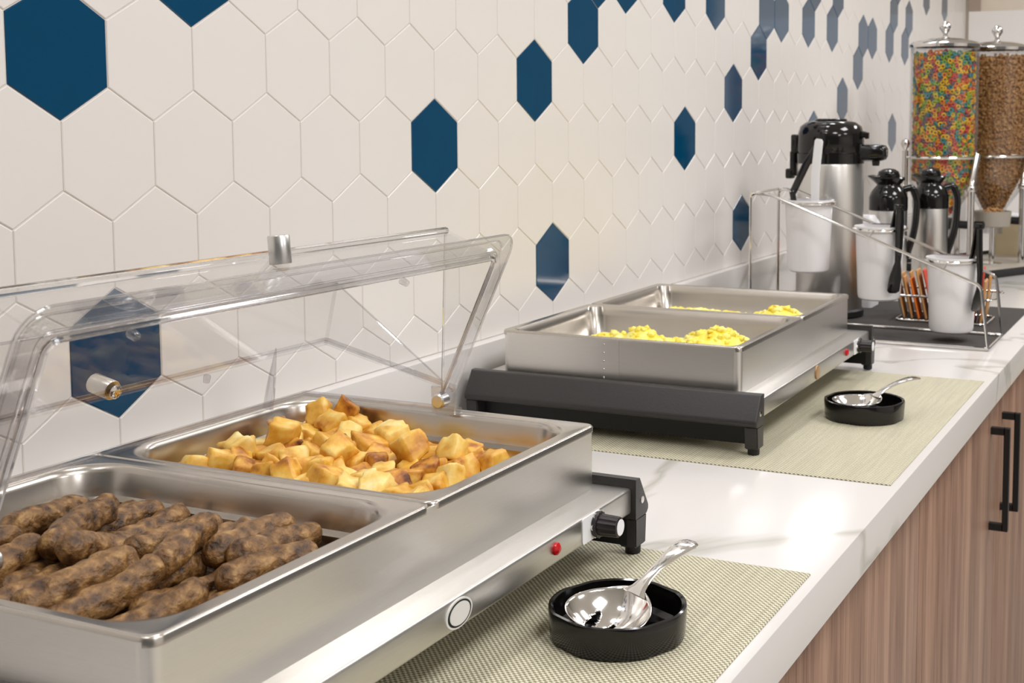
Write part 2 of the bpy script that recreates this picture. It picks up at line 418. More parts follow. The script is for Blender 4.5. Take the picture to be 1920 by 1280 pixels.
# ------------------------------------------------------------------ food warmers
SHX, SHY = .2735, .1715       # steel surround half size
def warmer(loc, rz, label, emb, emb_label):
    w = empty('food_warmer', loc, rz)
    FYl = -.2035
    # base tray: folded steel box with a front panel
    bm = bmesh.new(); box(bm, -.285, .285, FYl, -FYl, .042, .067, bev=.003, segs=3); fin('base_tray', bm, MT['steelh'], w, True)
    # end caps
    for s in (-1, 1):
        P = [(.2855, .036), (.2855, .0745), (.2965, .0745), (.316, .044), (.316, .039), (.312, .036)]
        P = [(s*x, z) for x, z in P]
        bm = bmesh.new(); prism(bm, P, 'y', FYl-.004, -FYl+.004)
        es = [e for e in bm.edges if all(abs(abs(v.co.y)-.2075) < 1e-4 for v in e.verts) and min(abs(v.co.x) for v in e.verts) > .29]
        bmesh.ops.bevel(bm, geom=es, offset=.009, segments=5, affect='EDGES', profile=.5, clamp_overlap=True)
        cap = fin('end_cap', bm, MT['bplastic'], w, True, angle=30)
        boxo('web', (min(s*.286, s*.290), max(s*.286, s*.290), -.198, .198, .010, .0365), MT['black'], cap)
        for yy in (-1, 1):
            bm = bmesh.new(); prism(bm, [(s*.286, .0365), (s*.311, .0365), (s*.3085, .008), (s*.286, .008)], 'y', yy*.2073, yy*.190)
            bmesh.ops.bevel(bm, geom=list(bm.edges), offset=.0012, segments=2, affect='EDGES')
            lg = fin('leg', bm, MT['bplastic'], cap, True)
            fin('foot', lathe([(.007, 0), (.0075, .001), (.0075, .0085)], 16), MT['black'], lg, True, loc=(s*.2985, yy*.1985, 0))
        bm = lathe([(.0035, 0), (.0035, .001), (.0015, .0012)], 14); bmesh.ops.rotate(bm, verts=bm.verts, matrix=Matrix.Rotation(PI/2, 3, 'X'))
        fin('screw', bm, MT['chrome'], cap, True, loc=(s*.300, FYl-.0035, .052))
    # steel surround
    lo, hi = .0665, .1248
    bm = loft([rrect(SHX-.0015, SHY-.0015, .009, lo), rrect(SHX, SHY, .0105, lo), rrect(SHX, SHY, .0105, hi), rrect(SHX-.0015, SHY-.0015, .009, hi)], close=True)
    sr = fin('surround', bm, MT['steel'], w, True)
    boxo('seam_strip', (-SHX-.0006, -SHX+.0004, -.004, .028, lo+.002, hi-.001), MT['steel'], sr)
    for k in range(5):
        bm = lathe([(.0014, 0), (.0008, .0006)], 10); bmesh.ops.rotate(bm, verts=bm.verts, matrix=Matrix.Rotation(-PI/2, 3, 'Y'))
        fin('weld_spot', bm, MT['pan'], sr, True, loc=(-SHX-.0005, .018, lo+.008+k*.011))
    # controls on the front panel
    py = FYl
    bm = bmesh.new()
    pl = loft([rrect(.0175, .0115, .003, -.0006, 4), rrect(.0175, .0115, .003, .0006, 4)]); bmesh.ops.rotate(pl, verts=pl.verts, matrix=Matrix.Rotation(PI/2, 3, 'X'))
    bm.free(); kp = fin('knob_plate', pl, MT['whitep'], w, loc=(.2, py, .0545))
    kb = lathe([(.0115, 0), (.0115, .004), (.0095, .0045), (.0088, .022), (.0075, .023)], 28)
    for v in kb.verts:
        a = math.atan2(v.co.y, v.co.x)
        if .004 < v.co.z < .0225: v.co.x *= 1+.05*math.cos(14*a); v.co.y *= 1+.05*math.cos(14*a)
    bmesh.ops.rotate(kb, verts=kb.verts, matrix=Matrix.Rotation(PI/2, 3, 'X'))
    kn = fin('control_knob', kb, MT['knobb'], w, True, loc=(.209, py-.001, .0545)); kn['label'] = 'fluted dark control knob with a pale end disc'
    d = lathe([(.0072, 0), (.0072, .001)], 24); bmesh.ops.rotate(d, verts=d.verts, matrix=Matrix.Rotation(PI/2, 3, 'X'))
    fin('knob_disc', d, MT['whitep'], kn, loc=(0, -.0226, 0))
    nut = lathe([(.0125, 0), (.0125, .002), (.0105, .0022)], 6); bmesh.ops.rotate(nut, verts=nut.verts, matrix=Matrix.Rotation(PI/2, 3, 'X'))
    fin('nut', nut, MT['chrome'], w, loc=(.209, py-.0005, .0545))
    ld = lathe([(.0055, 0), (.0052, .002), (.003, .0038), (0, .0043)], 20); bmesh.ops.rotate(ld, verts=ld.verts, matrix=Matrix.Rotation(PI/2, 3, 'X'))
    l = fin('indicator_lamp', ld, MT['red'], w, True, loc=(.134, py, .0555)); l['label'] = 'small red indicator lamp'
    if emb == 'oval':
        for nm, sc, y, m in (('emblem_ring', 1, 0, MT['emblem']), ('emblem_band', .88, -.0003, MT['black']), ('emblem', .76, -.0006, MT['emblem'])):
            e = lathe([(.0175*sc, 0), (.0175*sc, .0012)], 40); bmesh.ops.scale(e, verts=e.verts, vec=(1, .62, 1))
            bmesh.ops.rotate(e, verts=e.verts, matrix=Matrix.Rotation(PI/2, 3, 'X')); oo = fin(nm, e, m, w, loc=(-.015, py+y, .0545))
            oo['label'] = emb_label
    else:
        e = lathe([(.0105, 0), (.0105, .0015), (.009, .002)], 32); bmesh.ops.rotate(e, verts=e.verts, matrix=Matrix.Rotation(PI/2, 3, 'X'))
        oo = fin('emblem', e, MT['emblem_tan'], w, True, loc=(-.03, py, .0545)); oo['label'] = emb_label
    tag(w, label, 'food warmer')
    return w
W1 = (-.0555, -.2565, .9+.0016); W2 = (.925, -.2385, .9+.0016); W2R = math.radians(.8)
warmer(W1, 0, 'steel buffet warmer holding the sausages and potatoes with an oval white emblem', 'oval', 'blank white oval emblem with a dark ring')
warmer(W2, W2R, 'steel buffet warmer holding the scrambled eggs with a round tan emblem', 'round', 'round tan emblem')

def steam_pan(cx, cy, base, rz, label, sharp=False):
    hx, hy = SHX/2-.0006, SHY+.0012
    lift = .1248
    if not sharp:
        ix, iy, rc = .0125, .0165, .042
        L = [  # inset x, inset y, corner radius, z
            (0, 0, .010, lift-.0035), (-.0, -.0, .010, lift+.0012), (.0010, .0010, .010, lift+.0026), (.003, .003, .010, lift+.0029), (.005, .005, .010, lift+.0022),
            (ix-.003, iy-.003, rc-.006, lift+.0022), (ix, iy, rc, lift+.0008), (ix+.002, iy+.002, rc, lift-.004), (ix+.0035, iy+.0035, rc, lift-.018), (ix+.0050, iy+.0050, rc-.002, lift-.0225),
            (ix+.012, iy+.012, rc-.004, lift-.0250), (ix+.013, iy+.013, rc-.006, lift-.029), (ix+.017, iy+.017, rc-.008, lift-.052), (ix+.026, iy+.026, rc-.010, lift-.0565)]
    else:
        ix, iy, rc = .009, .0115, .020
        L = [(0, 0, .009, lift-.0035), (0, 0, .009, lift+.0014), (.001, .001, .009, lift+.0030), (.003, .003, .009, lift+.0033), (.0048, .0048, .010, lift+.0026),
             (ix-.002, iy-.002, rc-.006, lift+.0026), (ix, iy, rc, lift+.001), (ix+.003, iy+.003, rc, lift-.012), (ix+.008, iy+.008, rc-.002, lift-.046), (ix+.018, iy+.018, rc-.004, lift-.0565)]
    loops = [rrect(hx-a, hy-b, r, z, 10) for a, b, r, z in L]
    t = .0009
    k0 = 6
    back = [(a-t, b-t, r, z-t) for a, b, r, z in L[k0+1:]]
    out = [rrect(hx-a, hy-b, r, z, 10) for a, b, r, z in reversed(back)] + [rrect(hx-ix+.002, hy-iy+.002, rc, lift+.0008, 10), rrect(hx-.0012, hy-.0012, .009, lift+.0008, 10), rrect(hx-.0010, hy-.0010, .009, lift-.0035, 10)] + loops
    bm = loft(out)
    o = fin('steam_pan', bm, MT['pan'], None, True, angle=50)
    p = Matrix.Rotation(rz, 3, 'Z') @ Vector((cx, cy, 0))
    o.location = (base[0]+p.x, base[1]+p.y, base[2]); o.rotation_euler = (0, 0, rz)
    tag(o, label, 'pan'); return o
steam_pan(-SHX/2, 0, W1, 0, 'steel steam pan holding the sausages')
steam_pan(SHX/2, 0, W1, 0, 'steel steam pan holding the roast potatoes')
steam_pan(-SHX/2, 0, W2, W2R, 'steel steam pan of scrambled eggs beside the seam welded end of the warmer', True)
steam_pan(SHX/2, 0, W2, W2R, 'steel steam pan of scrambled eggs beside the airpot', True)
PB = W1[2]+.1248-.0565         # pan floor

# ------------------------------------------------------------------ sausages
def sausage_mesh(seed, ln):
    rnd = random.Random(seed); bm = bmesh.new(); n, sg = 22, 20; R = .0108
    rings = []
    bend = rnd.uniform(-.006, .006); off = Vector((seed*3.1, seed*1.7, 0))
    for i in range(n+1):
        t = i/n; x = (t-.5)*ln; e = min(t, 1-t)*ln
        r = R*math.sqrt(max(0, 1-max(0, 1-e/.0085)**2)) if e < .0085 else R
        r = max(r, .0016); cy = bend*(1-(2*t-1)**2)
        rg = []
        for k in range(sg):
            a = 2*PI*k/sg
            p = Vector((x, r*math.cos(a), r*math.sin(a)))
            d = noise.noise(p*75+off)*.0022+noise.noise(p*190+off)*.0012+noise.noise(p*420+off)*.0005
            q = p+Vector((0, math.cos(a), math.sin(a)))*d
            q.y += cy; rg.append(bm.verts.new(q))
        rings.append(rg)
    for A, B in zip(rings, rings[1:]):
        for k in range(sg): bm.faces.new((A[k], A[(k+1) % sg], B[(k+1) % sg], B[k]))
    bm.faces.new(rings[0]); bm.faces.new(rings[-1])
    bmesh.ops.recalc_face_normals(bm, faces=bm.faces)
    me = bpy.data.meshes.new('sausage'); bm.to_mesh(me); bm.free(); me.materials.append(MT['sausage'])
    for p in me.polygons: p.use_smooth = True
    return me
SM = [sausage_mesh(k+1, l) for k, l in enumerate((.086, .08, .09, .076, .084, .088))]
SL = [(-.172, -.162, 1.003, 8), (-.203, -.140, .998, 16), (-.192, -.216, 1.005, 16), (-.120, -.140, .992, 10), (-.115, -.166, .992, 8), (-.120, -.198, .995, 9), (-.129, -.226, .996, 11),
      (-.205, -.252, 1.000, -4), (-.147, -.268, 1.005, 4), (-.184, -.316, 1.012, 6), (-.121, -.292, .999, 8), (-.135, -.321, 1.001, -3), (-.122, -.350, 1.004, 3), (-.160, -.360, .998, -18),
      (-.232, -.172, .989, -3), (-.226, -.198, .988, 20), (-.222, -.226, .987, 8), (-.211, -.254, .987, 0), (-.212, -.282, .988, 5), (-.202, -.306, .989, 0), (-.204, -.332, .989, -10), (-.225, -.362, .988, 4)]
for y in [-.125-.0245*k for k in range(11)]:
    SL.append((-.115+random.uniform(-.006, .004), y, .9815, random.uniform(-6, 6)))
    SL.append((-.212+random.uniform(-.004, .006), y, .9795, random.uniform(-6, 6)))
    if -.37 < y < -.13: SL.append((-.268+random.uniform(-.004, .004), y, .992, random.uniform(-6, 6)))
import numpy as np
def pan_clamp(P, rad, z0, cx):
    # P (n,3) sphere centres inside the pan whose centre is cx; returns the push needed
    D = np.zeros_like(P)
    low = P[:, 2] < W1[2]+.1248-.020
    rad = np.broadcast_to(rad, P.shape)
    hx_ = np.where(low, .1085, .1180)-rad[:, 0]; hy_ = np.where(low, .1410, .1505)-rad[:, 1]
    D[:, 0] = np.clip(P[:, 0], cx-hx_, cx+hx_)-P[:, 0]
    D[:, 1] = np.clip(P[:, 1], W1[1]-hy_, W1[1]+hy_)-P[:, 1]
    rc_ = np.maximum(.034-np.maximum(rad[:, 0], rad[:, 1])*.9, .002); q = P+D; ux, uy = q[:, 0]-cx, q[:, 1]-W1[1]      # rounded pan corners
    vx, vy = np.abs(ux)-(hx_-rc_), np.abs(uy)-(hy_-rc_); ln = np.hypot(vx, vy); m_ = (vx > 0) & (vy > 0) & (ln > rc_)
    f_ = np.where(m_, (ln-rc_)/np.maximum(ln, 1e-9), 0); D[:, 0] -= np.sign(ux)*vx*f_; D[:, 1] -= np.sign(uy)*vy*f_
    D[:, 2] = np.maximum(0, z0+rad[:, 2]-P[:, 2]); return D
def overlap_push(P, R, own):
    d = P[:, None, :]-P[None, :, :]; L = np.sqrt((d**2).sum(2))+1e-9
    pen = R[:, None]+R[None, :]-L; pen[own[:, None] == own[None, :]] = 0; pen = np.maximum(pen, 0)
    return (d/L[:, :, None]*(pen*.5)[:, :, None])
SLEN = (.086, .08, .09, .076, .084, .088)
nS = len(SL); C_ = np.array([v[:3] for v in SL], float); A_ = np.radians([v[3] for v in SL]); T_ = np.zeros(nS)
C0, A0 = C_.copy(), A_.copy(); NV = 22
half_ = np.array([SLEN[k % 6]/2-.0100 for k in range(nS)]); tj = np.linspace(-1, 1, 7); RS = .0105
own = np.repeat(np.arange(nS), 7); RR = np.full(nS*7, RS)
for it in range(260):
    ax = np.stack([np.cos(A_)*np.cos(T_), np.sin(A_)*np.cos(T_), np.sin(T_)], 1)
    off_ = (half_[:, None]*tj[None, :])[:, :, None]*ax[:, None, :]; P_ = (C_[:, None, :]+off_).reshape(-1, 3)
    pu = overlap_push(P_, RR, own); cnt = (np.abs(pu).sum(2) > 0).sum(1)
    D = pu.sum(1)/np.maximum(1, cnt)[:, None]*1.2
    D = D.reshape(nS, 7, 3); w_ = pan_clamp(P_, .0122, PB+.0004, -.1922).reshape(nS, 7, 3); D = D+w_
    n_ = np.maximum(1, (np.abs(D).sum(2) > 1e-7).sum(1)); C_ += D.sum(1)/n_[:, None]*.8
    tt = half_[:, None]*tj[None, :]
    side = np.stack([-np.sin(A_), np.cos(A_), 0*A_], 1)
    A_ += (tt*(D*side[:, None, :]).sum(2)).sum(1)/(tt**2).sum(1)*.5; T_ += (tt*D[:, :, 2]).sum(1)/(tt**2).sum(1)*.5
    if it < 200:
        pull = np.where(np.arange(nS) < NV, .03, .002)[:, None]; C_ += (C0-C_)*pull; A_ += (A0-A_)*.02; T_ *= .97
        C_[:, 2] -= .00012
from mathutils import Euler
for k in range(nS):
    ro = (random.uniform(0, 6.28), -float(T_[k]), float(A_[k])); m3 = Euler(ro).to_matrix()
    V3 = np.array([m3 @ v.co for v in SM[k % 6].vertices])
    for _ in range(3):                                             # seat the real skin on the pan floor and inside its walls
        D = pan_clamp(V3+C_[k], 0., PB+.0002, -.1922); up_ = D[:, 2].max(); C_[k][2] += up_
        C_[k][0] += D[:, 0].max()+D[:, 0].min(); C_[k][1] += D[:, 1].max()+D[:, 1].min()
    o = bpy.data.objects.new('sausage', SM[k % 6]); COL.objects.link(o); o.location = tuple(C_[k]); o.rotation_euler = ro
    tag(o, 'browned breakfast sausage link heaped in a steam pan', 'sausage', 'breakfast sausages in the steam pan')

# ------------------------------------------------------------------ roast potatoes
def potato_mesh(seed, m):
    rnd = random.Random(100+seed); bm = bmesh.new(); bmesh.ops.create_cube(bm, size=1)
    for v in bm.verts: v.co += Vector((rnd.uniform(-.17, .17), rnd.uniform(-.17, .17), rnd.uniform(-.17, .17)))
    bmesh.ops.bevel(bm, geom=list(bm.edges), offset=.15, segments=2, affect='EDGES', profile=.6)
    bmesh.ops.subdivide_edges(bm, edges=[e for e in bm.edges if e.calc_length() > .25], cuts=2, use_grid_fill=True)
    off = Vector((seed*2.3, seed, 0)); sc = Vector((rnd.uniform(.9, 1.25), rnd.uniform(.8, 1.05), rnd.uniform(.75, 1)))*.0235
    for v in bm.verts:
        v.co += v.co.normalized()*(noise.noise(v.co*2.5+off)*.13+noise.noise(v.co*7+off)*.04)
        v.co = Vector((v.co.x*sc.x, v.co.y*sc.y, v.co.z*sc.z))
    bmesh.ops.recalc_face_normals(bm, faces=bm.faces)
    me = bpy.data.meshes.new('potato_chunk'); bm.to_mesh(me); bm.free(); me.materials.append(m)
    for p in me.polygons: p.use_smooth = True
    return me
PM = [potato_mesh(k, MT[('potato', 'potato', 'potato3', 'potato2')[k % 4]]) for k in range(12)]
def heap(x, y):
    ex = min(x+.045, .208-x); ey = min(y+.405, -.105-y)
    h = .006+.014*min(1, max(0, min(ex, ey))/.05)
    h += .012*math.exp(-((x-.16)**2+(y+.155)**2)/.0022)+.006*math.exp(-((x-.12)**2+(y+.32)**2)/.003)
    return h
SPOT = []
for layer in range(3):
    yy = -.385+layer*.006
    while yy < -.115:
        xx = -.022+layer*.008
        while xx < .182:
            x, y = xx+random.uniform(-.004, .004), yy+random.uniform(-.004, .004)
            z = PB+.0115+layer*.0165+random.uniform(0, .003)
            top = PB+.012+heap(x, y)
            if z <= top or layer == 0:
                SPOT.append((x, y, z, random.randrange(12), (random.uniform(-.5, .5)+PI/2*random.randrange(4), random.uniform(-.5, .5), random.uniform(0, 6.28)), random.uniform(.86, 1.08)))
            xx += .0240
        yy += .0245
for x, y, z in ((.162, -.160, 1.012), (.150, -.172, 1.008), (.175, -.178, 1.008), (.10, -.30, 1.004), (.13, -.33, 1.003), (.06, -.25, 1.003), (.09, -.17, 1.004), (.15, -.25, 1.003), (.10, -.225, 1.004), (.055, -.155, 1.001), (.135, -.365, .999)):
    SPOT.append((x, y, z-.001, random.randrange(12), (random.uniform(-.6, .6), random.uniform(-.6, .6), random.uniform(0, 6.28)), 1.08))
Q = np.array([v[:3] for v in SPOT], float); Q0 = Q.copy(); QR = np.array([.0118*v[5] for v in SPOT]); own = np.arange(len(SPOT))
from mathutils import Euler
EX = []
for v in SPOT:
    m3 = Euler(v[4]).to_matrix(); pts_ = [m3 @ w.co*v[5] for w in PM[v[3]].vertices]
    EX.append([max(max(p[i] for p in pts_), -min(p[i] for p in pts_)) for i in range(3)])
EX = np.array(EX)
for it in range(260):
    pu = overlap_push(Q, QR, own); cnt = (np.abs(pu).sum(2) > 0).sum(1); Q += pu.sum(1)/np.maximum(1, cnt)[:, None]*1.3
    if it < 200: Q += (Q0-Q)*.02; Q[:, 2] -= .00015
    Q += pan_clamp(Q, EX, PB+.0002, .0812)
for (c, v) in zip(Q, SPOT):
    o = bpy.data.objects.new('potato_chunk', PM[v[3]]); COL.objects.link(o); o.location = tuple(c); o.rotation_euler = v[4]; o.scale = (v[5],)*3
    tag(o, 'golden roast potato chunk heaped in a steam pan', 'potato', 'roast potato chunks in the steam pan')

# ------------------------------------------------------------------ scrambled eggs
def eggs(cx, heaps, label, seed):
    rnd = random.Random(seed); bm = bmesh.new(); hx, hy = .108, .142; fl = .1248-.0562
    nx, ny = 34, 44; G = []
    def hgt(x, y):
        e = min(hx-abs(x), hy-abs(y)); h = .020+.004*noise.noise(Vector((x*30, y*30, seed)))
        for px, py, a, s in heaps: h += a*math.exp(-((x-px)**2+(y-py)**2)/(s*s))
        h += .004*abs(noise.noise(Vector((x*95, y*95, seed))))+.002*noise.noise(Vector((x*230, y*230, seed)))
        return h*min(1, .15+e/.02)
    for i in range(nx+1):
        G.append([bm.verts.new((-hx+2*hx*i/nx, -hy+2*hy*j/ny, fl+.001+max(.0005, hgt(-hx+2*hx*i/nx, -hy+2*hy*j/ny)))) for j in range(ny+1)])
    for i in range(nx):
        for j in range(ny): bm.faces.new((G[i][j], G[i+1][j], G[i+1][j+1], G[i][j+1]))
    for k in range(420):
        x, y = rnd.uniform(-hx+.01, hx-.01), rnd.uniform(-hy+.01, hy-.01)
        r = rnd.uniform(.0035, .0085); n0 = len(bm.verts)
        bmesh.ops.create_icosphere(bm, subdivisions=2, radius=r); bm.verts.ensure_lookup_table()
        c = Vector((x, y, fl+hgt(x, y)+r*.05)); off = Vector((k, k*.7, 0))
        for v in bm.verts[n0:]:
            v.co += v.co.normalized()*noise.noise(v.co*260+off)*.0040; v.co.z *= .75; v.co += c
    o = fin('scrambled_eggs', bm, MT['egg'], None, True, angle=180)
    p = Matrix.Rotation(W2R, 3, 'Z') @ Vector((cx, 0, 0)); o.location = (W2[0]+p.x, W2[1]+p.y, W2[2]); o.rotation_euler = (0, 0, W2R)
    tag(o, label, 'eggs', kind='stuff')
eggs(-SHX/2, ((.0, -.090, .036, .055), (.0, .025, .028, .032), (.02, .085, .012, .03)), 'yellow scrambled eggs heaped in the pan beside the seam welded warmer end', 3)
eggs(SHX/2, ((.02, -.088, .027, .04), (.0, .04, .014, .05)), 'yellow scrambled eggs in the pan beside the airpot', 5)

# ------------------------------------------------------------------ clear roll-top lid
LX0, LX1 = -.331, .221; PZ = (-.272, 1.046)
def lid():
    L = empty('roll_top_lid', (-.055, -.272, 1.032)); OX, OY, OZ = -.055, -.272, 1.032
    def half(K, E, nm, knob_t):
        P = Vector((0, PZ[0]-OY, PZ[1]-OZ)); K = Vector((0, K[0]-OY, K[1]-OZ)); Ev = Vector((0, E[0]-OY, E[1]-OZ))
        d = (P-K).normalized(); FW = .024 if nm == 'front' else .003; R = K+d*FW            # wall root
        nrm = Vector((1, 0, 0)).cross(d).normalized()
        if nrm.dot(Ev-K) < 0: nrm = -nrm                          # towards the shell side
        x0, x1 = LX0-OX, LX1-OX
        leg = (P-K).length
        # flange frame: flat U in the leg plane with rounded corners, small thickness
        hx = (x1-x0)/2; cx = (x0+x1)/2
        def U(inset, t, rad):
            pts = []
            def P3(x, s): return Vector((x, 0, 0))+K+d*s+nrm*t
            # path from near leg end up around to the far leg end
            pts.append(P3(x0+inset, leg))
            for kk in range(7):
                a = math.radians(180+90*kk/6); pts.append(P3(x0+inset+rad+rad*math.cos(a), inset+rad+rad*math.sin(a)))
            for kk in range(7):
                a = math.radians(270+90*kk/6); pts.append(P3(x1-inset-rad+rad*math.cos(a), inset+rad+rad*math.sin(a)))
            pts.append(P3(x1-inset, leg)); return pts
        bm = bmesh.new(); rr = (1 if nm == 'front' else .12)
        prof = [(0, 0, .022), (0, .003, .022), (.008, .003, .018), (.009, .0065, .017), (.016, .0065, .014), (.017, .003, .013), (FW, .003, .010), (FW, 0, .010)]
        rows = [[bm.verts.new(p) for p in U(i*rr, t, max(r*rr, .004))] for i, t, r in prof]
        n = len(rows[0])
        for A, B in zip(rows, rows[1:]+rows[:1]):
            for kk in range(n-1): bm.faces.new((A[kk], A[kk+1], B[kk+1], B[kk]))
        bm.faces.new([r[0] for r in rows]); bm.faces.new([r[-1] for r in rows])
        fl = fin(nm+'_flange', bm, MT['clearf'], L, True, angle=30)
        # slim clear acrylic rods along the edges and ridges of the flange
        if nm == 'front':
            bm = bmesh.new(); tube(bm, U(FW, .001, .010), .0026, 6); fin('inner_edge', bm, MT['edge'], fl, True)
            bm = bmesh.new(); tube(bm, U(FW-.005, .003, .011), .0011, 6); fin('inner_ridge', bm, MT['edge'], fl, True)
            bm = bmesh.new(); tube(bm, U(.009, .0066, .016), .0008, 6); fin('mid_ridge', bm, MT['edge'], fl, True)
            bm = bmesh.new(); tube(bm, U(.0003, .0015, .022), .0008, 6); fin('outer_edge', bm, MT['edge'], fl, True)
        # wall panel between flange root and shell edge
        th = .0028; wd = (Ev-R); wn = Vector((1, 0, 0)).cross(wd.normalized())
        xi0, xi1 = x0+FW, x1-FW
        bm = bmesh.new()
        q = [R, Ev, Ev+wn*th, R+wn*th]; prism(bm, [(v.y, v.z) for v in q], 'x', xi0, xi1)
        fin(nm+'_panel', bm, MT['clear'], L)
        bm = bmesh.new(); e0 = Ev+wn*th*.5; tube(bm, [(xi0, e0.y, e0.z), (xi1, e0.y, e0.z)], .0036 if nm == 'front' else .0012, 8); fin('shell_edge', bm, MT['edge' if nm == 'front' else 'clearf'], L, True)
        # end panels
        for s, xa in ((-1, xi0), (1, xi1)):
            bm = bmesh.new(); Q = [P, R, Ev]; prism(bm, [(v.y, v.z) for v in Q], 'x', xa, xa-s*th)
            fin('end_panel', bm, MT['clear'], L)
            bm = bmesh.new(); tube(bm, [(xa, P.y, P.z), (xa, Ev.y, Ev.z)], .0011, 6); fin('end_edge', bm, MT['edge' if s > 0 and nm == 'front' else 'clearf'], L, True)
        # lift knob with screw
        c = R+(Ev-R)*knob_t; out = wn.normalized()
        if out.dot(Vector((0, 0, 1)) if nm == 'front' else Vector((0, 1, 0))) < 0: out = -out
        if nm == 'front': out = Vector((0, .08, 1)).normalized()
        kb = lathe([(.0082, 0), (.0085, .0006), (.0085, .0212), (.0079, .022)], 28)
        rot = Vector((0, 0, 1)).rotation_difference(out).to_matrix()
        bmesh.ops.rotate(kb, verts=kb.verts, matrix=rot)
        o = fin('lift_knob', kb, MT['alu'], L, True, loc=(-.058-OX, c.y+out.y*th, c.z+out.z*th)); o['label'] = 'small turned aluminium knob'
        sc = lathe([(.0062, 0), (.0062, -.0008), (.0045, -.0022), (0, -.0026)], 20); bmesh.ops.rotate(sc, verts=sc.verts, matrix=rot)
        fin('screw', sc, MT['chrome'], o, True, loc=tuple(-out*(th+.0005)))
        # little moulded feet under the flange
        for fx in (-.19, .10):
            f = lathe([(.003, 0), (.0034, .001), (.0028, .007), (0, .0075)], 12)
            rt = Vector((0, 0, 1)).rotation_difference(-nrm).to_matrix(); bmesh.ops.rotate(f, verts=f.verts, matrix=rt)
            p = K+d*(FW+.004); fin('foot', f, MT['clearf'], fl, True, loc=(fx, p.y, p.z))
    half((-.345, 1.205), (-.278, 1.206), 'front', .7)
    half((-.113, 1.083), (-.131, 1.147), 'rear', .06)
    # pivot pins
    for s, xa in ((-1, LX0), (1, LX1)):
        pb = lathe([(.0075, 0), (.0075, .010), (.006, .0115), (0, .012)], 24); bmesh.ops.rotate(pb, verts=pb.verts, matrix=Matrix.Rotation(-s*PI/2, 3, 'Y'))
        fin('pivot_pin', pb, MT['alu'], L, True, loc=(xa-s*.022-OX, PZ[0]-OY, PZ[1]-OZ-.004))
        # pivot bracket down to the pan rim
        boxo('pivot_bracket', (xa-s*.0205-OX-.0015, xa-s*.0205-OX+.0015, -.012, .014, -.0045, .022), MT['clearf'], L)
    # fixed sill strip lying on the pan rims
    bm = bmesh.new()
    tube(bm, [(LX1-.01-OX, -.012, -.0012), (LX1-.01-OX, .178, -.0012), (LX0+.01-OX, .178, -.0012), (LX0+.01-OX, -.012, -.0012)], .0022, 6)
    fin('sill_rod', bm, MT['clearf'], L, True)
    # upright moulded tab at the back rim
    bm = bmesh.new(); ribbon(bm, [(.195, .166, -.003), (.197, .163, .02), (.198, .160, .04), (.1985, .157, .058)], [.006, .005, .003, .0006], [.0022, .002, .0014, .0005], (0, 1, 0)); fin('back_tab', bm, MT['clearf'], L, True)
    tag(L, 'clear acrylic roll top lid swung open above the sausage and potato pans', 'lid')
lid()

# ------------------------------------------------------------------ spoon rests and slotted spoons
def rest_tray(x, y, rz, label):
    def outline(R, z, dz=0):
        P = []
        for q in range(4):
            a0 = PI/2*q
            for kk in range(9):
                a = a0+math.radians(-30+60*kk/8); P.append((R*math.cos(a), R*math.sin(a), z))
        return P
    R = .0545
    loops = [outline(R-.003, 0), outline(R-.0005, .0015), outline(R, .004), outline(R+.0012, .024), outline(R+.0008, .0262), outline(R-.0012, .0268), outline(R-.003, .0258), outline(R-.0045, .007), outline(R-.009, .0035)]
    o = fin('spoon_rest', loft(loops), MT['bgloss'], None, True, loc=(x, y, MZ), angle=25); o.rotation_euler = (0, 0, rz)
    # square ribs on the floor of the rest
    for a in (0, PI/2):
        for off in (-.016, .016):
            bm = bmesh.new(); box(bm, -.034, .034, off-.001, off+.001, .0030, .0052); bmesh.ops.rotate(bm, verts=bm.verts, matrix=Matrix.Rotation(a, 3, 'Z')); fin('rib', bm, MT['bgloss'], o)
    tag(o, label, 'spoon rest'); return o
